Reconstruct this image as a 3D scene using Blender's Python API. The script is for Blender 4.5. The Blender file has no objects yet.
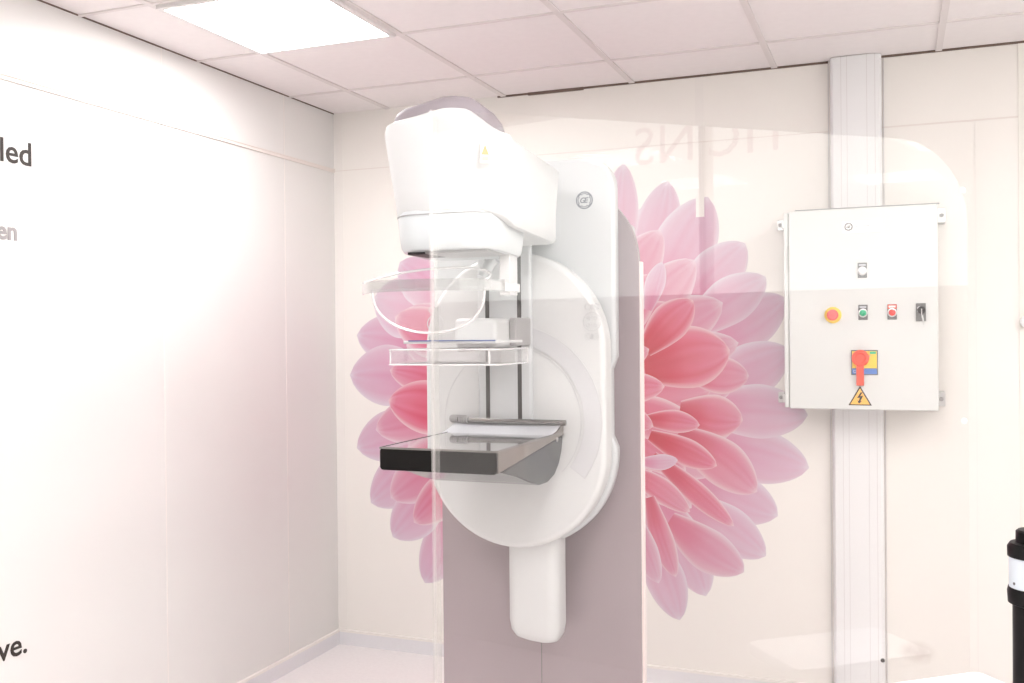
import bpy, bmesh, math, random
from mathutils import Vector, Matrix
random.seed(7)
sc = bpy.context.scene
PI = math.pi

# ---------------------------------------------------------------- camera
F = 979.175
cd = bpy.data.cameras.new('camera'); cam = bpy.data.objects.new('camera', cd); sc.collection.objects.link(cam)
cd.sensor_width = 36; cd.lens = F/1024*36; cd.clip_start = .02
fw = Vector((-.36494296, .93100519, -.00677991)); rt = Vector((.93101069, .36487901, -.00907819)); up = Vector((.005978, .00962519, .99993581))
M = Matrix((rt, up, -fw)).transposed().to_4x4(); M.translation = Vector((2.558563, -4.158228, 1.507982))
cam.matrix_world = M
sc.camera = cam
# ---------------------------------------------------------------- view, world
vs = sc.view_settings; vs.view_transform = 'Standard'; vs.look = 'None'; vs.gamma = 1; vs.use_curve_mapping = False
vs.exposure = 1.2
SKY = 1.45
LAMP = 10.2
wd = bpy.data.worlds.new('world'); sc.world = wd; wd.use_nodes = True
wd.node_tree.nodes['Background'].inputs[0].default_value = (1.0, .985, .96, 1); wd.node_tree.nodes['Background'].inputs[1].default_value = SKY

# ---------------------------------------------------------------- materials
def mat(name, col, rough=.5, metal=0., coat=0., spec=.5, emit=0., ecol=None, var=0., vscale=20, bump=0., bscale=200):
    m = bpy.data.materials.new(name); m.use_nodes = True; nt = m.node_tree; b = nt.nodes['Principled BSDF']
    b.inputs['Base Color'].default_value = (*col, 1); b.inputs['Roughness'].default_value = rough; b.inputs['Metallic'].default_value = metal
    b.inputs['Coat Weight'].default_value = coat; b.inputs['Specular IOR Level'].default_value = spec
    if emit: b.inputs['Emission Color'].default_value = (*(ecol or col), 1); b.inputs['Emission Strength'].default_value = emit
    tc = nt.nodes.new('ShaderNodeTexCoord')
    if var:
        n = nt.nodes.new('ShaderNodeTexNoise'); n.inputs['Scale'].default_value = vscale; n.inputs['Detail'].default_value = 4
        mx = nt.nodes.new('ShaderNodeMix'); mx.data_type = 'RGBA'
        mx.inputs[6].default_value = (*[c*(1-var) for c in col], 1); mx.inputs[7].default_value = (*[min(1, c*(1+var)) for c in col], 1)
        nt.links.new(tc.outputs['Object'], n.inputs['Vector']); nt.links.new(n.outputs[0], mx.inputs[0]); nt.links.new(mx.outputs[2], b.inputs['Base Color'])
    if bump:
        n = nt.nodes.new('ShaderNodeTexNoise'); n.inputs['Scale'].default_value = bscale
        bp = nt.nodes.new('ShaderNodeBump'); bp.inputs['Strength'].default_value = bump; bp.inputs['Distance'].default_value = .001
        nt.links.new(tc.outputs['Object'], n.inputs['Vector']); nt.links.new(n.outputs[0], bp.inputs['Height']); nt.links.new(bp.outputs[0], b.inputs['Normal'])
    return m

def clear(name, tint, refl=1.0, ior=1.5, haze=0., hcol=(1, 1, 1), grough=0.):
    """clear sheet: light passes straight, front faces reflect by fresnel, a little diffuse haze"""
    m = bpy.data.materials.new(name); m.use_nodes = True; nt = m.node_tree; nt.nodes.clear(); N = nt.nodes.new; L = nt.links.new
    out = N('ShaderNodeOutputMaterial'); tr = N('ShaderNodeBsdfTransparent'); tr.inputs[0].default_value = (*tint, 1)
    gl = N('ShaderNodeBsdfGlossy'); gl.inputs['Roughness'].default_value = grough; gl.inputs[0].default_value = (1, 1, 1, 1)
    fr = N('ShaderNodeFresnel'); fr.inputs[0].default_value = ior
    ge = N('ShaderNodeNewGeometry'); inv = N('ShaderNodeMath'); inv.operation = 'SUBTRACT'; inv.inputs[0].default_value = 1; L(ge.outputs['Backfacing'], inv.inputs[1])
    mu = N('ShaderNodeMath'); mu.operation = 'MULTIPLY'; mu.use_clamp = True; L(fr.outputs[0], mu.inputs[0]); L(inv.outputs[0], mu.inputs[1])
    m2 = N('ShaderNodeMath'); m2.operation = 'MULTIPLY'; m2.use_clamp = True; L(mu.outputs[0], m2.inputs[0]); m2.inputs[1].default_value = refl
    di = N('ShaderNodeBsdfDiffuse'); di.inputs[0].default_value = (*hcol, 1)
    a = N('ShaderNodeMixShader'); a.inputs[0].default_value = haze; L(tr.outputs[0], a.inputs[1]); L(di.outputs[0], a.inputs[2])
    b = N('ShaderNodeMixShader'); L(m2.outputs[0], b.inputs[0]); L(a.outputs[0], b.inputs[1]); L(gl.outputs[0], b.inputs[2])
    L(b.outputs[0], out.inputs[0]); return m

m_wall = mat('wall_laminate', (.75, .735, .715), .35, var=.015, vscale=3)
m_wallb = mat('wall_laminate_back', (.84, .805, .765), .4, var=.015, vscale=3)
m_seam = mat('seam', (.76, .70, .66), .6)
m_ceil = mat('ceiling_tile', (.86, .815, .81), .9, var=.03, vscale=30, bump=.3, bscale=400)
m_grid = mat('ceiling_grid', (.74, .69, .68), .5)
m_gap = mat('shadow_gap', (.16, .11, .09), .8)
m_floor = mat('vinyl_floor', (.82, .78, .78), .4, var=.06, vscale=60)
m_skirt = mat('skirting', (.76, .745, .765), .45, var=.03, vscale=80)
m_skirtl = mat('skirting_lip', (.84, .80, .77), .45)
m_white = mat('white_shell', (.60, .605, .605), .35, coat=.3, bump=.05, bscale=300)
m_white2 = mat('white_shell_smooth', (.53, .545, .555), .3, coat=.3)
m_paleg = mat('pale_grey_shell', (.50, .51, .54), .4)
m_emb = mat('embossed_mark', (.53, .53, .54), .5)
m_mauve = mat('mauve_cover', (.30, .242, .258), .35, coat=.2, bump=.05)
m_cap = mat('mauve_cap', (.27, .235, .255), .55, spec=.3)
m_trim = mat('pale_trim', (.85, .74, .72), .4)
m_slot = mat('dark_slot', (.045, .04, .038), .5, spec=.3)
m_grey = mat('grey_plastic', (.32, .31, .31), .4)
m_dgrey = mat('dark_grey', (.13, .13, .13), .4)
m_black = mat('black_gloss', (.004, .003, .003), .06, spec=.2)
m_dark = mat('black_plastic', (.005, .005, .005), .4, spec=.2)
m_chrome = mat('brushed_metal', (.26, .25, .24), .22, metal=.9, bump=.1, bscale=120)
m_carbon = mat('receptor_top', (.26, .25, .25), .06, coat=.8, metal=.3)
m_side = mat('receptor_side', (.27, .235, .215), .12, metal=.7)
m_cab = mat('painted_steel', (.68, .69, .675), .4, bump=.1, bscale=500)
m_plate = mat('name_plate', (.9, .9, .9), .3)
m_yel = mat('yellow', (.90, .62, .08), .45)
m_org = mat('orange_yellow', (.95, .50, .10), .45)
m_red = mat('red', (.80, .04, .03), .35)
m_sred = mat('switch_red', (.85, .09, .05), .35)
m_pinkr = mat('pink_red', (.88, .12, .12), .35)
m_green = mat('green', (.02, .42, .20), .35)
m_blue = mat('blue', (.08, .20, .55), .45)
m_ink = mat('ink', (.03, .022, .018), .6)
m_inkg = mat('grey_ink', (.33, .31, .31), .6)
m_steel = mat('steel', (.6, .6, .6), .3, metal=1)
m_duct = mat('pvc_duct', (.80, .795, .80), .4)
m_ductl = mat('pvc_duct_line', (.66, .63, .63), .5)
m_lamp = mat('diffuser', (.95, .95, .95), .5, emit=LAMP, ecol=(1, .985, .98))
m_louv = mat('lamp_fleck', (.35, .35, .36), .5)
m_table = mat('white_laminate', (.85, .85, .86), .3)
m_collar = mat('white_collar', (.70, .76, .82), .4)
m_ltr = clear('window_lettering', (.86, .76, .78), refl=0)
m_frame = mat('window_frame', (.78, .75, .74), .4)
m_glass = clear('lead_glass', (.985, .98, .975), refl=1.35, ior=1.62)
m_wglass = clear('window_glass', (.97, .98, .97), refl=1.6)
m_acry = clear('clear_acrylic', (.965, .96, .965), refl=2.2, haze=.05)
m_acryg = clear('smoky_acrylic', (.74, .735, .735), refl=2.2, haze=.10, hcol=(.7, .7, .7))
m_edge = clear('acrylic_edge', (.9, .9, .9), refl=2, haze=.55, hcol=(.9, .89, .89))
m_gedge = clear('glass_edge', (.95, .95, .94), refl=.8, haze=.06, hcol=(.9, .88, .86))

# ---------------------------------------------------------------- builders
def link(o): sc.collection.objects.link(o); return o
def obj(name, bm, m, parent=None, smooth=False, bevel=0., seg=3, sub=0, ang=40):
    me = bpy.data.meshes.new(name); bmesh.ops.recalc_face_normals(bm, faces=bm.faces); bm.to_mesh(me); bm.free()
    for x in (m if isinstance(m, list) else [m]): me.materials.append(x)
    o = link(bpy.data.objects.new(name, me))
    if parent: o.parent = parent; o.matrix_parent_inverse = Matrix.Identity(4); o.location = -(parent_loc(parent))
    if bevel:
        b = o.modifiers.new('bevel', 'BEVEL'); b.width = bevel; b.segments = seg; b.limit_method = 'ANGLE'; b.angle_limit = math.radians(ang)
    if sub: s = o.modifiers.new('sub', 'SUBSURF'); s.levels = s.render_levels = sub
    if smooth or bevel or sub:
        for p in me.polygons: p.use_smooth = True
        if not sub:
            for e in me.edges: pass
            try: me.set_sharp_from_angle(angle=math.radians(35))
            except Exception: pass
    return o
def parent_loc(p):
    v = Vector(p.location)
    while p.parent: p = p.parent; v += Vector(p.location)
    return v
def thing(name, label, cat, loc, group=None):
    o = link(bpy.data.objects.new(name, None)); o.location = loc; o.empty_display_size = .1; o['label'] = label; o['category'] = cat
    if group: o['group'] = group
    return o
def struct(name, bm, m, parent=None, **k):
    o = obj(name, bm, m, parent, **k)
    if not parent: o['kind'] = 'structure'
    return o
def box(bm, x0, x1, y0, y1, z0, z1, mi=0):
    v = [bm.verts.new(c) for c in ((x0, y0, z0), (x1, y0, z0), (x1, y1, z0), (x0, y1, z0), (x0, y0, z1), (x1, y0, z1), (x1, y1, z1), (x0, y1, z1))]
    for q in ((0, 3, 2, 1), (4, 5, 6, 7), (0, 1, 5, 4), (1, 2, 6, 5), (2, 3, 7, 6), (3, 0, 4, 7)):
        f = bm.faces.new([v[i] for i in q]); f.material_index = mi
    return v
def B(*a, **k): bm = bmesh.new(); box(bm, *a, **k); return bm
def loft(bm, rings, closed=True, cap0=True, cap1=True, mi=0):
    vs_ = [[bm.verts.new(p) for p in r] for r in rings]; n = len(rings[0])
    for a, b in zip(vs_, vs_[1:]):
        for i in range(n if closed else n-1):
            f = bm.faces.new((a[i], a[(i+1) % n], b[(i+1) % n], b[i])); f.material_index = mi
    if cap0: bm.faces.new(vs_[0][::-1]).material_index = mi
    if cap1: bm.faces.new(vs_[-1]).material_index = mi
    return vs_
def prism_y(bm, pts, y0, y1, mi=0):   # outline in x,z
    loft(bm, [[(x, y0, z) for x, z in pts], [(x, y1, z) for x, z in pts]], mi=mi)
def prism_x(bm, pts, x0, x1, mi=0):   # outline in y,z
    loft(bm, [[(x0, y, z) for y, z in pts], [(x1, y, z) for y, z in pts]], mi=mi)
def rrect(x0, x1, y0, y1, r, n=8):
    r = list(r) if isinstance(r, (list, tuple)) else [r]*4   # corners: x0y0, x1y0, x1y1, x0y1
    out = []
    for (cx, cy, a0, rr) in ((x0, y0, PI, r[0]), (x1, y0, 1.5*PI, r[1]), (x1, y1, 0, r[2]), (x0, y1, .5*PI, r[3])):
        if rr <= 0: out.append((cx, cy)); continue
        px = cx+rr if cx == x0 else cx-rr; py = cy+rr if cy == y0 else cy-rr
        for i in range(n+1):
            a = a0+.5*PI*i/n; out.append((px+rr*math.cos(a), py+rr*math.sin(a)))
    return out
def tube(bm, pts, r, n=10, cap=True, mi=0):
    pts = [Vector(p) for p in pts]; rings = []
    ref = Vector((0, 0, 1))
    for i, p in enumerate(pts):
        t = (pts[min(i+1, len(pts)-1)]-pts[max(i-1, 0)]).normalized()
        a = t.cross(ref)
        if a.length < .05: a = t.cross(Vector((1, 0, 0)))
        a.normalize(); b = t.cross(a)
        rr = r[i] if isinstance(r, (list, tuple)) else r
        rings.append([p+rr*(math.cos(2*PI*k/n)*a+math.sin(2*PI*k/n)*b) for k in range(n)])
    loft(bm, rings, cap0=cap, cap1=cap, mi=mi)
def lathe(bm, c, axis, prof, n=32, mi=0):  # prof: (dist along axis, radius)
    ax = Vector(axis).normalized(); a = ax.orthogonal().normalized(); b = ax.cross(a); c = Vector(c)
    loft(bm, [[c+ax*d+r*(math.cos(2*PI*k/n)*a+math.sin(2*PI*k/n)*b) for k in range(n)] for d, r in prof], mi=mi)
def text_bm(s, size, spacing=1.0, shear=0., bold=0., depth=0.0006):
    cu = bpy.data.curves.new('t', 'FONT'); cu.body = s; cu.size = size; cu.shear = shear; cu.offset = bold; cu.extrude = depth; cu.space_character = spacing; cu.resolution_u = 3
    o = link(bpy.data.objects.new('t', cu)); dg = bpy.context.evaluated_depsgraph_get(); dg.update()
    me = bpy.data.meshes.new_from_object(o.evaluated_get(dg)); bm = bmesh.new(); bm.from_mesh(me)
    bpy.data.objects.remove(o); bpy.data.curves.remove(cu); bpy.data.meshes.remove(me); return bm
def place(bm, ex, ey, org):   # text x->ex, y->ey
    ex = Vector(ex); ey = Vector(ey); ez = ex.cross(ey); m = Matrix((ex, ey, ez)).transposed().to_4x4(); m.translation = Vector(org)
    bmesh.ops.transform(bm, matrix=m, verts=bm.verts); return bm

# ---------------------------------------------------------------- room shell
X1, Y0, H = 4.4, -6.0, 2.6
struct('floor', B(-.1, X1+.1, Y0-.1, .1, -.1, 0), m_floor)
bm = bmesh.new(); box(bm, -.1, X1+.1, Y0-.1, .1, H, H+.1); struct('ceiling', bm, m_ceil)
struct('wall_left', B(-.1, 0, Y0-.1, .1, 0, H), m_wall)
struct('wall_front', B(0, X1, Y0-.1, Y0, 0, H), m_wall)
# back wall, one laminate skin with a faint scuff low beside the duct
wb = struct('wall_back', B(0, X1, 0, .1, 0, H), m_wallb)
nt = m_wallb.node_tree; bs = nt.nodes['Principled BSDF']; src = bs.inputs['Base Color'].links[0].from_socket
tc = nt.nodes.new('ShaderNodeTexCoord'); mp = nt.nodes.new('ShaderNodeMapping'); mp.inputs['Location'].default_value = (-2.63/.075, 0, -.245/.05); mp.inputs['Scale'].default_value = (1/.075, 1, 1/.05)
gr = nt.nodes.new('ShaderNodeTexGradient'); gr.gradient_type = 'SPHERICAL'; ns = nt.nodes.new('ShaderNodeTexNoise'); ns.inputs['Scale'].default_value = 28
ml = nt.nodes.new('ShaderNodeMath'); ml.operation = 'MULTIPLY'; ml2 = nt.nodes.new('ShaderNodeMath'); ml2.operation = 'MULTIPLY'; ml2.inputs[1].default_value = 1.3
mx = nt.nodes.new('ShaderNodeMix'); mx.data_type = 'RGBA'; mx.inputs[7].default_value = (.55, .47, .43, 1)
L = nt.links.new; L(tc.outputs['Object'], mp.inputs[0]); L(mp.outputs[0], gr.inputs[0]); L(tc.outputs['Object'], ns.inputs[0]); L(gr.outputs[1], ml.inputs[0]); L(ns.outputs[0], ml.inputs[1]); L(ml.outputs[0], ml2.inputs[0]); L(ml2.outputs[0], mx.inputs[0]); L(src, mx.inputs[6]); L(mx.outputs[2], bs.inputs['Base Color'])
# right wall with two unseen windows, added for the bright veil in the shield
ADDED_WINS = [(-5.6, -3.20, 1.66, 2.55), (-3.20, -.6, 1.66, 2.55)]
bm = bmesh.new()
box(bm, X1, X1+.1, Y0, ADDED_WINS[0][0], 0, H); box(bm, X1, X1+.1, ADDED_WINS[0][1], ADDED_WINS[1][0], 0, H); box(bm, X1, X1+.1, ADDED_WINS[1][1], 0, 0, H)
for a, b, c, d in ADDED_WINS: box(bm, X1, X1+.1, a, b, 0, c); box(bm, X1, X1+.1, a, b, d, H)
struct('wall_right', bm, m_wall)
for i, (a, b, c, d) in enumerate(ADDED_WINS):
    w = link(bpy.data.objects.new('window_%d' % (i+1), None)); w.location = (X1, (a+b)/2, c); w['kind'] = 'structure'
    bm = bmesh.new(); t = .016
    box(bm, X1+.0, X1+.09, a, a+t, c, d); box(bm, X1, X1+.09, b-t, b, c, d); box(bm, X1, X1+.09, a+t, b-t, c, c+t); box(bm, X1, X1+.09, a+t, b-t, d-t, d)
    obj('window_frame', bm, m_frame, w, bevel=.003)
    obj('window_pane', B(X1+.04, X1+.046, a+t, b-t, c+t, d-t), m_wglass, w)
# lettering on the right wall, read mirrored in the shield
# horizontal rail joint, vertical joints, corner cover strips
bm = bmesh.new(); box(bm, 0, .006, Y0, 0, 2.309, 2.325); box(bm, .004, .009, Y0, 0, 2.322, 2.326); struct('trim_1', bm, m_seam)
bm = bmesh.new(); box(bm, 0, 2.31, -.0015, 0, 2.315, 2.319); box(bm, 2.5, X1, -.0015, 0, 2.3135, 2.3195); struct('trim_2', bm, m_seam)
m_seam2 = mat('faint_seam', (.82, .785, .75), .5)
bm = bmesh.new()
for y in (-.42, -1.21, -2.45): box(bm, 0, .0012, y-.0025, y+.0025, .07, 2.309); box(bm, 0, .0012, y-.0025, y+.0025, 2.326, H)
struct('trim_3', bm, m_seam2)
bm = bmesh.new(); box(bm, 2.845, 2.849, -.0012, 0, .07, 2.313); box(bm, 1.772, 1.808, -.0012, 0, 2.0, H); box(bm, .0, .05, -.0012, 0, .07, H); struct('trim_4', bm, m_seam2)
# dark shadow gap under the ceiling
bm = bmesh.new(); box(bm, .87, 2.31, -.006, 0, H-.008, H); box(bm, 2.5, X1, -.006, 0, H-.008, H); box(bm, 1.02, 1.28, -.01, 0, H-.012, H); struct('trim_5', bm, m_gap)
struct('trim_6', B(0, .003, Y0, 0, H-.005, H), m_gap)
bm = bmesh.new(); box(bm, 2.995, 3.02, -.003, 0, .07, H); struct('trim_7', bm, mat('corner_strip', (.82, .80, .74), .5))
# skirting: cove with lighter lip
for nm, m_, z0, z1, t in (('baseboard_back', m_skirt, 0, .062, .012),):
    struct(nm, B(0, X1, -t, 0, z0, z1), m_)
    struct('baseboard_left', B(0, t, Y0, -t, z0, z1), m_)
bm = bmesh.new(); box(bm, 0, X1, -.014, 0, .062, .073); box(bm, 0, .014, Y0, -.014, .062, .073); struct('trim_8', bm, m_skirtl)
# suspended ceiling grid of T bars
bm = bmesh.new(); w = .012
for x in (.3, .9, 1.5, 2.1, 2.72, 3.3, 3.9): box(bm, x-w, x+w, Y0, 0, H-.006, H)
for y in [-.375-.63*k if k < 2 else -1.005-.6*(k-1) for k in range(9)]: box(bm, 0, X1, y-w*.6, y+w*.6, H-.0055, H)
struct('trim_9', bm, m_grid)
# ceiling lamps: 60x60 troffers set in the grid
def lamp(x, y, label, sy=.57):
    t = thing('ceiling_light', label, 'light', (x, y, H-.03), 'troffers in the suspended ceiling')
    bm = bmesh.new(); a = .29; f = .018
    for (x0, x1, y0, y1) in ((-a, a, -sy/2, -sy/2+f), (-a, a, sy/2-f, sy/2), (-a, -a+f, -sy/2+f, sy/2-f), (a-f, a, -sy/2+f, sy/2-f)): box(bm, x+x0, x+x1, y+y0, y+y1, H-.016, H-.001)
    obj('lamp_frame', bm, m_frame, t)
    obj('diffuser', B(x-a+f, x+a-f, y-sy/2+f, y+sy/2-f, H-.012, H-.003), m_lamp, t)
    return t
l0 = lamp(.6, -1.305, 'square glowing ceiling panel set in the tile grid near the left wall')
for k in range(12):
    f_ = k/11; fx = .515+f_*.085+random.uniform(-.006, .006); fy = -1.56+f_*.42; r_ = .004+.005*f_*random.random()
    bm = bmesh.new(); lathe(bm, (fx, fy, H-.0115), (0, 0, -1), [(0, r_), (.0018, r_), (.0022, r_*.6)], 10); obj('fleck', bm, m_louv, l0)
for lx, ly, lb in ((2.41, -2.505, 'square glowing ceiling panel above the glass shield'), (3.6, -1.905, 'square glowing ceiling panel beyond the black post, near the window'),
                   (1.2, -3.105, 'square glowing ceiling panel left of the glass shield'), (1.8, -4.305, 'square glowing ceiling panel just left of the photographer'), (3.01, -4.305, 'square glowing ceiling panel right of the photographer')):
    lamp(lx, ly, lb)  # extra unseen panels, added to brighten the walls and even out the light

# ---------------------------------------------------------------- lettering on the left wall
def walltext(name, s, size, yright, zbase, m, label, bold=0., zrot=0.):
    bm = text_bm(s, size, bold=bold, depth=.0008); mxx = max(v.co.x for v in bm.verts)
    place(bm, (0, 1, 0), (0, 0, 1), (.001, yright-mxx, zbase))
    o = obj(name, bm, m); o['label'] = label; o['category'] = 'lettering'; return o
walltext('wall_lettering', 'led', .105, -1.810, 2.058, m_ink, 'dark printed word ending in led high on the left wall', bold=.0012)
walltext('wall_lettering', 'en', .080, -1.868, 1.818, m_inkg, 'grey printed letters ending in n, below the dark word', bold=.002)
walltext('wall_lettering', 've.', .098, -1.850, .522, m_ink, 'dark printed letters ve with a full stop low on the left wall', bold=.0012)

# ---------------------------------------------------------------- flower mural on the back wall
bm = bmesh.new(); cl = bm.loops.layers.color.new('col')
lerp = lambda a, b, t: tuple(x+(y-x)*t for x, y in zip(a, b))
LAYER = [0]
def petal(bx, bz, tx, tz, wdt, tone, bend=0., notch=0.):
    """tone 0 = deep inner pink, 1 = outer lilac"""
    LAYER[0] += 1; y = -.0004-LAYER[0]*.00002
    b = Vector((bx, bz)); t = Vector((tx, tz)); d = t-b; Ln = d.length; d.normalize(); s = Vector((-d.y, d.x)); NU, NV = 22, 10
    deep = lerp((.68, .05, .12), (.79, .50, .62), tone); mid = lerp((.79, .22, .33), (.80, .65, .74), tone); tip = lerp((.81, .46, .56), (.80, .74, .80), tone); rim = lerp((.87, .77, .79), (.83, .80, .83), tone)
    g = []
    ph = random.random()*6
    for i in range(NU+1):
        u = i/NU; prof = (math.sin(PI*min(1, u**.8))**.62) if u < 1 else 0
        prof = (.42+.58*math.sin(PI*min(1, u*.5/.62+.0)) if u < .62 else 1)*(1-max(0, (u-.5)/.5)**2.1)**.7
        row = []
        for j in range(NV+1):
            v = -1+2*j/NV; q = b+d*(u*Ln*(1-notch*(math.exp(-(v*4)**2))*u**6))+s*(v*prof*wdt/2+bend*Ln*math.sin(PI*u))
            c = lerp(deep, mid, min(1, u*2.0)); c = lerp(c, tip, max(0, (u-.3)/.7))
            st = .5+.5*math.sin(v*13+ph+u*2); c = lerp(c, deep, .26*st*(1-u*.3)); c = lerp(c, rim, .16*max(0, math.sin(v*29+ph))); c = lerp(c, deep, .25*math.exp(-(v*3.5)**2)*(1-u))
            e = max(abs(v)**5, max(0, (u-.90)/.10)**2); c = lerp(c, rim, .95*e)
            if v < -.55: c = lerp(c, deep, .16*(1-u*.6))
            row.append((bm.verts.new((q.x, y, q.y)), (*c, 1)))
        g.append(row)
    for i in range(NU):
        for j in range(NV):
            qs = (g[i][j], g[i][j+1], g[i+1][j+1], g[i+1][j]); f = bm.faces.new([q_[0] for q_ in qs])
            for lp, q_ in zip(f.loops, qs): lp[cl] = q_[1]
CX, CZ = 1.15, 1.27
def ring(n, r0, r1, w, tone, jit=.05, off=0.):
    for k in range(n):
        a = 2*PI*(k+off)/n+random.uniform(-1, 1)*.3/n*2; rr = r1*(1+random.uniform(-jit, jit))
        petal(CX+r0*math.cos(a), CZ+r0*math.sin(a), CX+rr*math.cos(a), CZ+rr*math.sin(a), w*random.uniform(.85, 1.1), tone, random.uniform(-.03, .03))
ring(30, .3, .93, .24, .95)
OUT = [(1.347,1.658,1.46,2.252,.19),(1.527,1.741,1.653,2.161,.2),(1.593,1.653,1.824,2.083,.27),(1.701,1.608,1.976,1.882,.22),(1.743,1.522,2.06,1.738,.2),(1.785,1.437,2.14,1.649,.22),(1.784,1.267,2.154,1.435,.23),(1.783,1.182,2.223,1.17,.23),(1.782,1.054,2.226,.954,.23),(1.738,.925,2.101,.75,.22),(1.694,.795,2.052,.581,.2),(1.629,.791,1.802,.392,.2),(1.54,.656,1.69,.279,.18),
 (.537,1.299,.078,1.319,.3),(.539,1.44,.119,1.514,.25),(.566,1.581,.215,1.692,.3),(.619,1.627,.358,1.86,.24),(.535,1.11,.113,.964,.25),(.56,.97,.188,.7,.25),(.584,.83,.306,.543,.24),(.661,.74,.475,.336,.22)]
random.shuffle(OUT)
for p in OUT: petal(*p, .9, random.uniform(-.03, .03), .02)
ring(26, .25, .80, .23, .6)
ring(22, .2, .66, .20, .35)
INN = [(1.742,1.33,1.988,1.328,.16,.45),(1.697,1.18,1.962,1.143,.19,.3),(1.65,.706,1.962,.507,.19,.7),(1.69,1.08,2.017,.845,.2,.45),(1.58,.98,1.922,.697,.1,.3),(1.566,1.069,1.853,.947,.12,.15),(1.546,1.351,1.911,1.436,.27,.12),(1.547,1.437,1.757,1.649,.17,.1),(1.562,1.61,1.625,1.815,.09,.9),(1.544,1.134,1.782,1.118,.1,.2),(1.45,.92,1.737,.746,.11,.4),(1.521,.951,1.687,.966,.07,.9),(1.563,.80,1.674,.463,.11,.5),(1.47,.75,1.60,.43,.12,.75),
 (.70,1.205,.219,1.055,.24,.55),(.70,1.23,.299,1.345,.17,.35),(.68,1.0,.297,.73,.24,.6),(.74,1.10,.29,1.20,.26,.12),(.74,1.42,.33,1.60,.24,.4),(.76,.9,.42,.62,.2,.45)]
for p in INN: petal(*p, random.uniform(-.04, .04))
ring(16, .12, .46, .15, .15)
ring(12, .05, .34, .12, 0)
ring(9, .0, .2, .1, 0)
me_m = bpy.data.materials.new('mural_print'); me_m.use_nodes = True; nt = me_m.node_tree; at = nt.nodes.new('ShaderNodeVertexColor'); at.layer_name = 'col'
nt.links.new(at.outputs[0], nt.nodes['Principled BSDF'].inputs['Base Color']); nt.nodes['Principled BSDF'].inputs['Roughness'].default_value = .5
mu = obj('flower_mural', bm, me_m); mu['label'] = 'large pink flower print on the back wall behind the machine'; mu['category'] = 'mural'

# ---------------------------------------------------------------- cable duct on the back wall
t = thing('cable_duct', 'white vertical cable trunking running up the back wall behind the cabinet', 'duct', (2.4, 0, 0))
bm = bmesh.new(); prism = [(2.32, 0), (2.32, -.045), (2.330, -.06), (2.36, -.064), (2.462, -.064), (2.502, -.058), (2.512, -.045), (2.512, 0)]
loft(bm, [[(x, y, 0) for x, y in prism], [(x, y, H-.002) for x, y in prism]]); obj('duct_cover', bm, m_duct, t, bevel=.003)
bm = bmesh.new()
for x in (2.362, 2.384, 2.458, 2.488): box(bm, x-.0008, x+.0008, -.0650 if x < 2.47 else -.0615, -.055, 0, H-.002)
box(bm, 2.517, 2.520, -.004, 0, 0, H-.01); box(bm, 2.309, 2.312, -.004, 0, 0, H-.01)
obj('duct_joint', bm, m_ductl, t)
bm = bmesh.new(); lathe(bm, (2.503, -.055, .216), (0, -1, 0), [(0, .008), (.005, .008), (.007, .004)], 12); obj('screw', bm, m_ink, t)

# ---------------------------------------------------------------- electrical cabinet
CY = -.25
t = thing('electrical_cabinet', 'pale grey wall cabinet with push buttons and a red rotary switch', 'cabinet', (2.44, -.066, 1.215))
obj('cabinet_body', B(2.166, 2.694, -.228, -.0655, 1.22, 1.97), m_cab, t, bevel=.004)
door = obj('door', B(2.176, 2.704, CY, -.23, 1.214, 1.974), m_cab, t, bevel=.004)
obj('hinge_side', B(2.157, 2.1735, CY+.004, -.226, 1.218, 1.97), m_cab, t, bevel=.003)
bm = bmesh.new(); box(bm, 2.1735, 2.1758, CY+.003, -.232, 1.225, 1.965); box(bm, 2.172, 2.1768, CY-.0005, -.24, 1.74, 1.84); obj('hinge_gap', bm, mat('hinge_grey', (.38, .38, .36), .5), t)
obj('top_gap', B(2.2, 2.71, CY+.0015, -.229, 1.9745, 1.9775), m_grey, t)
for (x, z) in ((2.121, 1.946), (2.12, 1.242), (2.724, 1.951), (2.720, 1.247)):
    s = -1 if x < 2.4 else 1
    bm = bmesh.new(); box(bm, x-.014, x+.014, -.0665, -.006, z-.028, z+.028) if s > 0 else box(bm, x-.012, x+.012, -.02, -.006, z-.022, z+.022)
    if s > 0: box(bm, 2.69, x-.012, -.068, -.062, z-.02, z+.02)
    else: box(bm, x+.01, 2.19, -.07, -.012, z-.018, z+.018)
    lug = obj('mounting_lug', bm, m_steel, t, bevel=.002)
    bm = bmesh.new(); yy = -.02 if s < 0 else -.0665
    lathe(bm, (x, yy, z), (0, -1, 0), [(0, .008), (.006, .008), (.008, .005)], 12); obj('bolt', bm, m_grey, lug)
obj('name_plate', B(2.372, 2.513, CY-.002, CY, 1.882, 1.925), m_plate, t)
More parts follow.
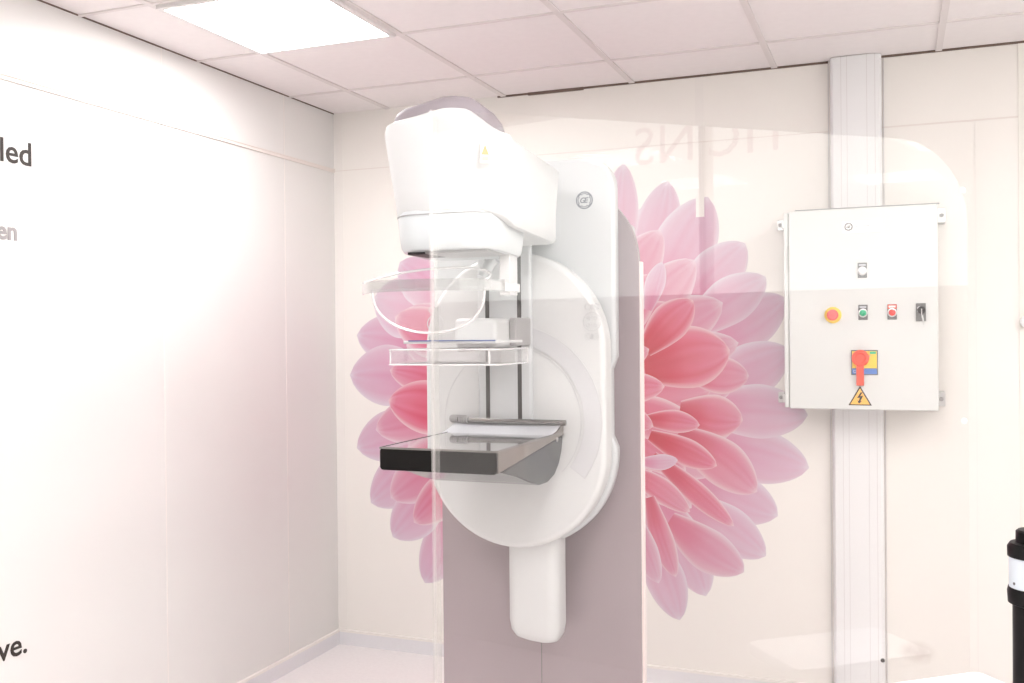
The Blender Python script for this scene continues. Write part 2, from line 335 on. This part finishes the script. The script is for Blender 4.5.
def roundel(name, c, R, parent, m, y, lines=True, letters='GE'):
    """round monogram badge: ring, script-like letters and four swirls"""
    bm = bmesh.new(); th = R*.14
    def annulus(r0, r1, a0=0, a1=2*PI, n=40, cx=0, cz=0):
        g = []
        for i in range(n+1):
            a = a0+(a1-a0)*i/n; g.append(((c[0]+cx+r0*math.cos(a), y, c[1]+cz+r0*math.sin(a)), (c[0]+cx+r1*math.cos(a), y, c[1]+cz+r1*math.sin(a))))
        for p, q in zip(g, g[1:]):
            vv = [bm.verts.new(w) for w in (p[0], p[1], q[1], q[0])]; bm.faces.new(vv)
    annulus(R-th, R)
    for k in range(4):
        a = PI/4+k*PI/2; annulus(R*.18, R*.30, a-1.6, a+1.6, 14, R*.60*math.cos(a), R*.60*math.sin(a))
        annulus(R*.70, R*.80, a-.35+PI/4, a+.35+PI/4, 8)
    tb = text_bm(letters, R*.85, shear=.25, spacing=.78, depth=.0003, bold=R*.02); xs = [v.co.x for v in tb.verts]; zs = [v.co.y for v in tb.verts]
    place(tb, (1, 0, 0), (0, 0, 1), (c[0]-(min(xs)+max(xs))/2, y-.0002, c[1]-(min(zs)+max(zs))/2)); tmp = bpy.data.meshes.new('x'); tb.to_mesh(tmp); tb.free(); bm.from_mesh(tmp)
    me = bpy.data.meshes.new(name); bm.to_mesh(me); bm.free(); me.materials.append(m); o = link(bpy.data.objects.new(name, me)); o.parent = parent; o.location = -parent_loc(parent); return o
np_ = [o for o in t.children if o.name.startswith('name_plate')][0]
roundel('badge', (2.395, 1.904), .015, np_, m_ink, CY-.0024)
obj('plate_line', B(2.418, 2.470, CY-.0024, CY-.002, 1.9035, 1.9065), m_paleg, np_)
# push buttons, each on its legend plate
def pilot(name, x, z, mcol, mpl, hood=None, r=.0135, d=.012):
    u = obj(name, B(x-.0165, x+.0165, CY-.003, CY, z-.026, z+.031), m_dgrey if not hood else hood, t, bevel=.001)
    obj('legend', B(x-.012, x+.012, CY-.0036, CY-.003, z+.019, z+.026), mpl, u)
    bm = bmesh.new(); lathe(bm, (x, CY-.003, z), (0, -1, 0), [(0, .0165), (.006, .0165), (.007, .0135)], 28); obj('bezel', bm, m_steel, u, smooth=True)
    bm = bmesh.new(); lathe(bm, (x, CY-.009, z), (0, -1, 0), [(0, r*.9), (d*.6, r*.9), (d*.85, r*.7), (d, r*.3)], 24); obj('button', bm, mcol, u, smooth=True)
    return u
pilot('indicator_lamp', 2.443, 1.736, m_plate, m_paleg)
pilot('push_button', 2.4445, 1.578, m_green, m_paleg)
pilot('push_button', 2.5465, 1.578, m_red, m_plate)
rp = [o for o in t.children if o.name.startswith('push_button')][-1]
obj('red_band', B(2.531, 2.562, CY-.0033, CY-.0028, 1.592, 1.608), m_sred, rp)
bm = bmesh.new(); lathe(bm, (2.337, CY, 1.572), (0, -1, 0), [(0, .031), (.004, .031), (.005, .029)], 36); es = obj('emergency_stop', bm, m_yel, t, smooth=True)
bm = bmesh.new(); lathe(bm, (2.337, CY-.005, 1.572), (0, -1, 0), [(0, .012), (.014, .012), (.016, .02), (.024, .021), (.030, .017), (.032, .006)], 32); obj('mushroom_button', bm, m_pinkr, es, smooth=True)
ks = obj('key_switch', B(2.628, 2.662, CY-.006, CY, 1.545, 1.611), m_dgrey, t, bevel=.002)
bm = bmesh.new(); lathe(bm, (2.647, CY-.006, 1.585), (0, -1, 0), [(0, .014), (.012, .014), (.014, .011)], 24); obj('barrel', bm, m_dark, ks, smooth=True)
bm = text_bm('S', .03, depth=.0003, bold=.001); place(bm, (1, 0, 0), (0, 0, 1), (2.632, CY-.0065, 1.578)); obj('marking', bm, m_paleg, ks)
bm = bmesh.new(); box(bm, 2.6455, 2.6485, CY-.045, CY-.018, 1.566, 1.590); tube(bm, [(2.648, CY-.036, 1.565), (2.652, CY-.036, 1.545), (2.655, CY-.036, 1.530)], [.004, .003, .002], 6); obj('key', bm, m_steel, ks)
# main switch
ms = obj('main_switch', B(2.401, 2.496, CY-.005, CY, 1.345, 1.439), m_dgrey, t, bevel=.002)
obj('yellow_plate', B(2.405, 2.492, CY-.0062, CY-.005, 1.371, 1.4345), m_yel, ms)
bm = bmesh.new(); box(bm, 2.405, 2.492, CY-.0062, CY-.005, 1.349, 1.369); obj('blue_plate', bm, m_blue, ms)
bm = bmesh.new(); box(bm, 2.467, 2.489, CY-.0068, CY-.0062, 1.424, 1.433); obj('green_mark', bm, m_green, ms)
bm = text_bm('I', .014, depth=.0003); place(bm, (1, 0, 0), (0, 0, 1), (2.466, CY-.0073, 1.412)); obj('marking', bm, m_blue, ms)
bm = text_bm('O', .016, depth=.0003); place(bm, (1, 0, 0), (0, 0, 1), (2.408, CY-.0066, 1.353)); obj('marking', bm, m_plate, ms)
bm = bmesh.new(); lathe(bm, (2.4345, CY-.0062, 1.409), (0, -1, 0), [(0, .031), (.014, .031), (.018, .028), (.018, .019), (.012, .017), (.012, .003)], 36)
loft(bm, [[(x, CY-.0065, z) for x, z in ((2.419, 1.40), (2.447, 1.40), (2.447, 1.305), (2.419, 1.305))], [(x, CY-.020, z) for x, z in ((2.421, 1.40), (2.445, 1.40), (2.445, 1.307), (2.421, 1.307))]])
obj('handle', bm, m_sred, ms, bevel=.001)
def tri(h, y0, y1, cx, zb, w): b_ = bmesh.new(); prism_y(b_, [(cx-w/2, zb), (cx+w/2, zb), (cx, zb+h)], y0, y1); return b_
wl = obj('warning_label', tri(.074, CY-.0015, CY, 2.432, 1.2305, .084), m_ink, t)
obj('yellow_field', tri(.060, CY-.002, CY-.0015, 2.432, 1.2345, .069), m_org, wl)
bm = bmesh.new(); prism_y(bm, [(2.434, 1.280), (2.421, 1.258), (2.4315, 1.2595), (2.427, 1.2475), (2.422, 1.249), (2.428, 1.237), (2.4385, 1.2465), (2.4335, 1.247), (2.4435, 1.268), (2.433, 1.2655), (2.441, 1.280)], CY-.0026, CY-.002); obj('lightning_bolt', bm, m_ink, wl)

# ---------------------------------------------------------------- mammography machine
MX = 1.465
T = thing('mammography_machine', 'white mammography unit with a mauve column, tube head and dark breast platform', 'medical machine', (MX, -1.0, 0))
# column: mauve front cover with a rounded top, pale edge trim, narrower body behind
def colpts(e=0.):
    x0, x1, zt = 1.120-e, 1.808+e, 1.965+e; pts = [(x0, .03), (x1, .03)]
    for i in range(13): a = .5*PI*i/12; pts.append((x1-.20+.20*math.cos(a), zt-.235+.235*math.sin(a)))
    for i in range(13): a = .5*PI+.5*PI*i/12; pts.append((x0+.20+.20*math.cos(a), zt-.235+.235*math.sin(a)))
    return pts
bm = bmesh.new(); prism_y(bm, colpts(), -1.15, -1.125); cover = obj('column_cover', bm, m_mauve, T)
obj('cover_joint', B(1.4725, 1.475, -1.1505, -1.149, .03, .9), m_dgrey, cover)
bm = bmesh.new(); box(bm, 1.78, 1.8145, -1.140, -1.112, .03, 1.735); obj('column_trim', bm, m_trim, T)
obj('column_body', B(1.24, 1.69, -1.112, -.70, .02, 1.90), m_white2, T, bevel=.02)
obj('floor_base', B(1.13, 1.80, -1.145, -.68, 0, .03), m_paleg, T, bevel=.005)
# gantry housing (rear shell) with GE badge
def arcp(cx, cz, r, a0, a1, n): return [(cx+r*math.cos(a0+(a1-a0)*i/n), cz+r*math.sin(a0+(a1-a0)*i/n)) for i in range(n+1)]
hw = .305
pts = arcp(MX, 1.150, hw, PI+.0, 2*PI, 36)          # lower half circle
pts += [(MX+hw, 1.16)] + [(MX+hw-.001, 1.165), (MX+hw-.016, 1.20), (MX+hw-.016, 1.40), (MX+hw, 1.44)]
pts += arcp(MX+hw-.095, 2.048-.095, .095, 0, .5*PI, 12)
pts += arcp(MX-hw+.095, 2.048-.095, .095, .5*PI, PI, 12)
pts += [(MX-hw, 1.44), (MX-hw+.016, 1.40), (MX-hw+.016, 1.20), (MX-hw, 1.165)]
bm = bmesh.new(); loft(bm, [[(x, -1.290, z) for x, z in pts], [(x, -1.25, z) for x, z in pts], [(MX+(x-MX)*.86, -1.151, 1.4+(z-1.4)*.96) for x, z in pts]]); hs = obj('gantry_housing', bm, m_white2, T, bevel=.012, seg=4)
roundel('badge', (1.676, 1.917), .027, hs, mat('badge_grey', (.17, .18, .21), .4), -1.2906)
# rotating front shell
hw2 = .295; zt = 1.465
pts = arcp(MX, 1.150, hw2, PI, 2*PI, 40)+arcp(MX, zt, hw2, 0, PI, 40)
bm = bmesh.new(); prism_y(bm, pts, -1.372, -1.2905); fs = obj('gantry_front', bm, m_white, T, bevel=.016, seg=5)
# engraved arc slot
def arcstrip(bm, c, r0, r1, a0, a1, y0, y1, n=48):
    loft(bm, [[(c[0]+r*math.cos(a0+(a1-a0)*i/n), y, c[1]+r*math.sin(a0+(a1-a0)*i/n)) for (r, y) in ((r0, y0), (r1, y0), (r1, y1), (r0, y1))] for i in range(n+1)])
DC = (1.462, 1.248)
bm = bmesh.new()
for r in (.226, .232): pass
arcstrip(bm, DC, .2215, .2245, -.75, PI+.75, -1.3732, -1.371)
obj('disc_seam', bm, m_emb, fs)
bm = bmesh.new(); arcstrip(bm, DC, .234, .286, -.62, 1.35, -1.3745, -1.371); obj('arc_inlay', bm, mat('arc_inlay_white', (.56, .56, .575), .45), fs)
bm = bmesh.new(); arcstrip(bm, DC, .286, .2885, -.62, 1.35, -1.3750, -1.371); arcstrip(bm, DC, .2322, .234, -.62, 1.35, -1.3750, -1.371); arcstrip(bm, DC, .232, .2885, -.63, -.62, -1.375, -1.371, 2); obj('arc_border', bm, m_emb, fs)
# embossed control pads either side
for cx in (1.722, 1.208):
    bm = bmesh.new(); cz = 1.545; y = -1.3735
    arcstrip(bm, (cx, cz), .0265, .0285, 0, 2*PI, y-.0012, y+.002, 30)
    for k in range(4): a = k*PI/2+PI/4; arcstrip(bm, (cx+.0145*math.cos(a), cz+.0145*math.sin(a)), .0045, .006, 0, 2*PI, y-.0012, y+.002, 12)
    for s in (1, -1):
        for k in (-1, 1): arcstrip(bm, (cx+k*.013, cz+s*.044), .0085, .010, 0, 2*PI, y-.001, y+.002, 14)
        box(bm, cx-.003, cx+.003, y-.001, y+.002, cz+s*.044-.008, cz+s*.044+.008)
    obj('control_pad', bm, m_emb, fs)
# vertical spine with the two carriage slots
obj('arm_spine', B(1.36, 1.535, -1.392, -1.368, 1.19, 1.80), m_white2, T, bevel=.008, seg=4)
for x in (1.394, 1.4985): obj('guide_slot', B(x-.0065, x+.0065, -1.3932, -1.385, 1.225, 1.745), m_slot, T)
# lower end of the arm: round-nosed white leg
bm = bmesh.new(); R_ = []
for z, e in ((.93, 0), (.62, 0), (.59, .004), (.571, .014), (.561, .032)):
    R_.append([(x, y, z-(.0 if z > .9 else .008+.09*(x-1.508))) for x, y in rrect(1.425+e, 1.590-e, -1.335+e, -1.215-e, .035, 6)])
loft(bm, R_); obj('arm_foot', bm, m_white, T, smooth=True)

# tube head -------------------------------------------------------------
HX = 1.467
def hplan(e, zc, yf, yb, hwid, nf=28):
    """plan outline: round-fronted, straight sides running back"""
    rx = hwid-e; pts = []
    ry = .115-e*.5
    for i in range(nf+1):
        a = PI+PI*i/nf; c, s = math.cos(a), math.sin(a); n_ = 2/2.5
        pts.append((HX+rx*math.copysign(abs(c)**n_, c), yf+e+ry+ry*math.copysign(abs(s)**n_, s)))
    pts.append((HX+rx, yb-.02)); pts.append((HX+rx-.015, yb)); pts.append((HX-rx+.015, yb)); pts.append((HX-rx, yb-.02))
    return pts
def ztop(x, y):
    base = 2.070+.006*(x-HX)/.17
    drop = max(0, min(1, (y+1.88)/.12)); drop = drop*drop*(3-2*drop)
    side = max(0, (x-HX)/.17)
    q = max(0, min(1, (x-1.55)/.09)); q = q*q*(3-2*q)
    return base-.085*max(drop, .62*q)+.012*math.exp(-((x-1.50)/.06)**2)*(1-drop)
def head_ring(k, e, top_e=0.):
    pass
bm = bmesh.new(); rings = []
for f, e in ((0, .010), (.012, .002), (.03, 0), (.25, 0), (.5, -.003), (.75, -.006), (.93, -.008), (.98, -.004), (1.0, .004)):
    r = []
    for x, y in hplan(e+.008*(1-f), 0, -1.915+.035*(1-f), -1.425, .172):
        zt_ = ztop(x, y); zb = 1.828-.055*max(0, min(1, (y+1.86)/.15))
        r.append((x, y, zb+(zt_-zb)*f))
    rings.append(r)
# top skin: inner rings of the shell top under the cap
for e, dz in ((.012, -.002), (.06, .0), (.12, .0)):
    rings.append([(x, y, ztop(x, y)+dz) for x, y in hplan(e, 0, -1.915, -1.425, .172)])
loft(bm, rings); head = obj('tube_head', bm, m_white, T, smooth=True)
# mauve dome cap
bm = bmesh.new(); rings = []
def capring(e, dz): return [(x, y, ztop(x, y)+dz) for x, y in hplan(e, 0, -1.915, -1.70, .162)]
for e, dz in ((.006, -.012), (.007, .013), (.011, .025), (.020, .033), (.040, .038), (.075, .040), (.10, .041)): rings.append(capring(e, dz))
loft(bm, rings); obj('head_cap', bm, m_cap, head, smooth=True)
# collimator collar under the head
bm = bmesh.new(); rings = []
def cplan(e): return rrect(1.308+e, 1.612-e, -1.872+e, -1.60-e, [.09, .09, .05, .05], 10)
for z, e in ((1.835, .004), (1.822, 0), (1.765, .004), (1.742, .007), (1.733, .012)): rings.append([(x, y, z-.012*((y+1.872)/.27)) for x, y in cplan(e)])
loft(bm, rings); obj('collimator', bm, mat('collimator_white', (.54, .565, .575), .35, coat=.3), T, smooth=True)
obj('collimator_port', B(1.345, 1.40, -1.82, -1.70, 1.724, 1.736), m_slot, T)
obj('shield_rail', B(1.40, 1.58, -1.83, -1.63, 1.724, 1.736), m_grey, T, bevel=.003)
# neck joining head to gantry
obj('neck', B(1.345, 1.585, -1.44, -1.28, 1.79, 1.985), m_white, T, bevel=.015)
# warning triangle and rating text on the head side
hsx = HX+.1765
sc0, sn, st_ = Vector((1.600, -1.887, 1.967)), Vector((.55, -.835, 0)), Vector((.835, .55, 0))
def stick(pts, d0, d1):
    b_ = bmesh.new(); loft(b_, [[sc0+sn*d+st_*a+Vector((0, 0, z)) for a, z in pts] for d in (d0, d1)]); return b_
stk = obj('warning_sticker', stick([(-.012, -.026), (.012, -.026), (.012, .024), (-.012, .024)], -.004, .0015), mat('sticker_pale', (.86, .80, .70), .5), head)
obj('warning_triangle', stick([(-.010, -.006), (.010, -.006), (0, .020)], .0015, .002), mat('sticker_gold', (.52, .34, .12), .5), stk)
obj('text_block', stick([(-.008, -.021), (.008, -.021), (.008, -.011), (-.008, -.011)], .0015, .002), mat('sticker_text', (.62, .48, .34), .5), stk)
bm = bmesh.new(); loft(bm, [[(x, y, z+.0) for x, y in rrect(1.3065, 1.6135, -1.8735, -1.60, [.09, .09, .05, .05], 10)] for z in (1.8225, 1.8245)]); obj('collar_seam', bm, m_grey, head)
# shield lever (white with round joint)
t2 = bmesh.new(); tube(t2, [(1.50, -1.51, 1.742), (1.475, -1.545, 1.725), (1.455, -1.58, 1.672)], [.019, .018, .014], 14); lv = obj('release_lever', t2, m_white2, T, smooth=True)
bm = bmesh.new(); lathe(bm, (1.503, -1.53, 1.74), (0, -1, 0), [(0, .024), (.02, .024), (.026, .019)], 24); obj('pivot', bm, m_paleg, lv, smooth=True)

# face shield: clear bowl-shaped sheet on a curved band -------------------
fsx, fsy, fsz = 1.445, -1.86, 1.635
def shp(u):  # front curve u in -1..1
    a = u*1.25; return Vector((fsx-.015+.205*math.sin(a)/math.sin(1.25), -1.98+.19*(1-math.cos(a)), 0))
bm = bmesh.new(); N_ = 28
fr_ = [shp(-1+2*i/N_) for i in range(N_+1)]
loft(bm, [[(p.x, p.y, fsz+.014), (p.x, p.y, fsz-.016), (p.x, p.y+.003, fsz-.016), (p.x, p.y+.003, fsz+.014)] for p in fr_]); sh = obj('face_shield', bm, m_acryg, T, smooth=True)
bm = bmesh.new()
def low(u): # hanging D-shaped sheet
    a = PI*(.5+u*.5); x = 1.440-.160*math.cos(PI*(u+1)/2); z = fsz-.006-.114*math.sin(PI*(u+1)/2)**.8; y = -1.90+.02*math.sin(PI*(u+1)/2)
    return Vector((x, y, z))
lo = [low(-1+2*i/36) for i in range(37)]
loft(bm, [[(p.x, -1.900, fsz-.004), (p.x, -1.897, fsz-.004), (p.x, p.y+.003, p.z), (p.x, p.y, p.z)] for i, p in enumerate(lo)]); obj('shield_sheet', bm, m_acry, sh, smooth=True)
bm = bmesh.new(); tube(bm, lo, .0035, 8); obj('sheet_rim', bm, m_edge, sh, smooth=True)
bm = bmesh.new(); tube(bm, [Vector((fsx-.015-.175*math.cos(PI*(u+1)/2), -1.90+.16*math.sin(PI*(u+1)/2), fsz+.012+.045*math.sin(PI*(u+1)/2))) for u in [-1+2*i/30 for i in range(31)]], .0035, 8); obj('upper_rim', bm, m_edge, sh, smooth=True)
bm = bmesh.new(); box(bm, 1.585, 1.605, -1.86, -1.66, fsz-.012, fsz+.012); box(bm, 1.56, 1.59, -1.70, -1.64, fsz-.02, 1.728); obj('shield_mount', bm, m_edge, sh, bevel=.003)

# compression paddle -----------------------------------------------------
pd = obj('compression_paddle', B(1.385, 1.515, -1.62, -1.393, 1.474, 1.556), m_white, T, bevel=.014, seg=4)
obj('paddle_clamp', B(1.372, 1.385, -1.57, -1.393, 1.46, 1.545), m_grey, pd, bevel=.004)
obj('paddle_clamp', B(1.516, 1.536, -1.52, -1.393, 1.476, 1.558), m_grey, pd, bevel=.004)
obj('paddle_bar', B(1.318, 1.588, -1.80, -1.60, 1.486, 1.494), m_white, pd, bevel=.002)
obj('blue_line', B(1.335, 1.588, -1.803, -1.799, 1.4925, 1.4955), mat('line_blue', (.08, .12, .32), .5), pd)
bm = bmesh.new(); o1 = rrect(1.302, 1.615, -1.856, -1.625, [.012, .03, .012, .012], 6); o2 = rrect(1.3055, 1.6115, -1.8525, -1.6285, [.009, .027, .009, .009], 6)
loft(bm, [[(x, y, 1.471) for x, y in o1], [(x, y, 1.430) for x, y in o1], [(x, y, 1.4335) for x, y in o2], [(x, y, 1.471) for x, y in o2], ], cap0=False, cap1=False)
vsq = [v for v in bm.verts]; n_ = len(o1)
bm.verts.ensure_lookup_table()
bm.faces.new([bm.verts[n_+i] for i in range(n_)]); bm.faces.new([bm.verts[2*n_+i] for i in range(n_)][::-1])
for i in range(n_): bm.faces.new((bm.verts[3*n_+i], bm.verts[3*n_+(i+1) % n_], bm.verts[(i+1) % n_], bm.verts[i]))
tray = obj('paddle_tray', bm, m_acry, pd)
bm = bmesh.new()
for z in (1.471, 1.4315):
    pp = [Vector((x, y, z)) for x, y in o1]; tube(bm, pp+[pp[0]], .0022, 6, cap=False)
for q in (0, 8, 15, 22): x, y = o1[q]; tube(bm, [(x, y, 1.471), (x, y, 1.431)], .0022, 6)
obj('tray_rim', bm, m_edge, pd, smooth=True)

# breast platform ---------------------------------------------------------
pbm = bmesh.new(); prism_x(pbm, [(-1.897, 1.160), (-1.897, 1.215), (-1.50, 1.215), (-1.44, 1.2235), (-1.376, 1.2455), (-1.376, 1.207)], 1.299, 1.632)
pf = obj('platform_body', pbm, m_side, T, bevel=.003)
bm = bmesh.new(); prism_y(bm, rrect(1.3, 1.631, 1.158, 1.2165, .010, 5), -1.9035, -1.895); obj('front_face', bm, m_black, pf, bevel=.002)
obj('platform_top', B(1.303, 1.628, -1.895, -1.50, 1.2152, 1.2175), m_carbon, pf, bevel=.001)
bm = bmesh.new()
for (a, b, c, d) in ((1.2995, 1.3035, -1.9, -1.49), (1.6275, 1.6325, -1.9, -1.40)): box(bm, a, b, c, d, 1.213, 1.2185)
box(bm, 1.30, 1.632, -1.9045, -1.8995, 1.2135, 1.2185); obj('top_rim', bm, m_chrome, pf)
# curved rear wall + bar
bm = bmesh.new(); prism_x(bm, [(-1.50, 1.216), (-1.46, 1.222), (-1.42, 1.232), (-1.385, 1.247), (-1.372, 1.247), (-1.372, 1.222), (-1.50, 1.206)], 1.285, 1.630); obj('rear_ramp', bm, m_paleg, pf, bevel=.003)
bm = bmesh.new(); tube(bm, [(1.272, -1.39, 1.250), (1.30, -1.405, 1.249), (1.40, -1.412, 1.2465), (1.648, -1.405, 1.246)], .0085, 10); br = obj('rear_bar', bm, m_chrome, pf, smooth=True)
bm = bmesh.new(); tube(bm, [(1.270, -1.392, 1.250), (1.335, -1.410, 1.2485)], .0115, 10)
for k in range(7): x = 1.274+.008*k; tube(bm, [(x, -1.394-.3*(x-1.274), 1.250), (x+.003, -1.395-.3*(x-1.274), 1.250)], .0128, 10)
obj('ridged_grip', bm, m_grey, br, smooth=True)
# quarter-round side cheeks + underside
prof = [(-1.897, 1.160), (-1.46, 1.2155), (-1.372, 1.243), (-1.372, 1.20)]
cur = [(-1.374, 1.206), (-1.375, 1.190), (-1.385, 1.160), (-1.41, 1.125), (-1.45, 1.098), (-1.51, 1.084), (-1.58, 1.086), (-1.66, 1.105), (-1.76, 1.135), (-1.86, 1.158), (-1.80, 1.168), (-1.5, 1.194)]
bm = bmesh.new(); prism_x(bm, cur, 1.303, 1.628); obj('curved_underside', bm, mat('satin_grey', (.10, .105, .11), .15, metal=.8), pf, bevel=.004)
bm = bmesh.new(); lathe(bm, (1.632, -1.44, 1.2), (1, 0, 0), [(0, .007), (.002, .007), (.003, .004)], 16); obj('side_stud', bm, m_steel, pf, smooth=True)

# ---------------------------------------------------------------- lead glass shield
GO = Vector((1.81217, -2.62419, 0)); GD = Vector((.77801269, .62824857, 0)); GN = Vector((.62824857, -.77801269, 0))
gs = thing('glass_shield', 'clear radiation shield with rounded top corner standing before the machine', 'glass screen', tuple(GO+GD*.57))
def glp(s, z, n): p = GO+GD*s+GN*n; return (p.x, p.y, z)
W_ = 1.14
gpts = [(0, .06), (W_, .06)]+[(W_-.17+.17*math.cos(a), 1.9-.17+.17*math.sin(a)) for a in [.5*PI*i/14 for i in range(15)]]+[(0, 1.9)]
bm = bmesh.new(); loft(bm, [[glp(s, z, 0) for s, z in gpts], [glp(s, z, -.016) for s, z in gpts]]); obj('glass_pane', bm, m_glass, gs)
bm = bmesh.new(); loft(bm, [[glp(s, z, n) for s, n in ((-.003, .0015), (.008, .0015), (.008, -.0175), (-.003, -.0175))] for z in (.06, 1.9)]); obj('edge_strip', bm, m_gedge, gs)
bm = bmesh.new(); loft(bm, [[glp(s, z, n) for s, n in ((-.02, .06), (W_+.02, .06), (W_+.02, -.08), (-.02, -.08))] for z in (0, .08)]); obj('foot_rail', bm, m_table, gs, bevel=.006)
for s, z in ((W_-.012, 1.80), (W_-.012, 1.32)):
    bm = bmesh.new(); lathe(bm, glp(s, z, 0), GN, [(0, .006), (.002, .006), (.003, .004)], 14); obj('bolt', bm, m_plate, gs, smooth=True)

# console table in front of the shield
ct = thing('side_table', 'white table with a rounded corner at the bottom edge beside the glass shield', 'table', (2.65, -2.12, 0))
co = Vector((2.709, -1.977, 0))
def tp(s, n, z): p = co-GD*s+GN*n; return (p.x, p.y, z)
outl = rrect(0, .34, 0, .20, .02, 6)
bm = bmesh.new(); loft(bm, [[tp(s, n, z) for s, n in outl] for z in (.795, .82)]); obj('tabletop', bm, m_table, ct, bevel=.003)
bm = bmesh.new(); loft(bm, [[tp(s, n, z) for s, n in rrect(.12, .22, .06, .15, .02, 4)] for z in (.02, .795)]); obj('pedestal', bm, m_table, ct)
bm = bmesh.new(); loft(bm, [[tp(s, n, z) for s, n in rrect(.03, .31, .03, .18, .04, 4)] for z in (0, .025)]); obj('foot_plate', bm, m_paleg, ct, bevel=.004)

# black post with white collar at the right edge
px, py = 2.862, -1.572
bp = thing('black_post', 'black upright post with a white collar at the right edge', 'post', (px, py, 0))
def ring_part(name, prof, m, parent=None): b_ = bmesh.new(); lathe(b_, (px, py, 0), (0, 0, 1), prof, 48); return obj(name, b_, m, parent or bp, smooth=True)
ring_part('tube', [(.02, .050), (.87, .050)], m_dark)
ring_part('lower_ring', [(.862, .052), (.866, .060), (.892, .0615), (.903, .059), (.904, .04)], m_dark)
cr = ring_part('collar', [(.90, .0575), (.977, .0575)], m_collar)
ring_part('cap', [(.974, .04), (.975, .0605), (.998, .061), (1.007, .055), (1.009, .043), (1.034, .0425), (1.038, .038)], m_dark)
ring_part('round_base', [(0, .14), (.015, .14), (.02, .12)], m_dark)
v = (Vector((2.5586, -4.158, 0))-Vector((px, py, 0))).normalized(); w2 = Vector((v.y, -v.x, 0))
qn = v*.62+w2*.785; qq = Vector((px, py, .915))+.0575*qn
bm = bmesh.new(); lathe(bm, qq, qn, [(-.001, .0035), (.0008, .0035)], 10); obj('dark_mark', bm, m_dgrey, cr)

# round white fitting on the back wall at the far right
bm = bmesh.new(); lathe(bm, (3.016, -.0205, 1.54), (0, -1, 0), [(0, .022), (.012, .022), (.018, .014), (.02, .005)], 24)
o = obj('wall_fitting', bm, m_plate, smooth=True); o['label'] = 'small round white fitting on the back wall, cut by the right edge'; o['category'] = 'wall fitting'
# lettering on the right wall, seen mirrored in the glass
bm = text_bm('TIONS', .24, spacing=1.05, depth=.001)
place(bm, (0, -1, 0), (0, 0, 1), (X1+.037, -2.82, 2.26)); o = obj('wall_lettering', bm, m_ltr); o['label'] = 'faint red capitals on the window glass, mirrored in the glass shield'; o['category'] = 'lettering'
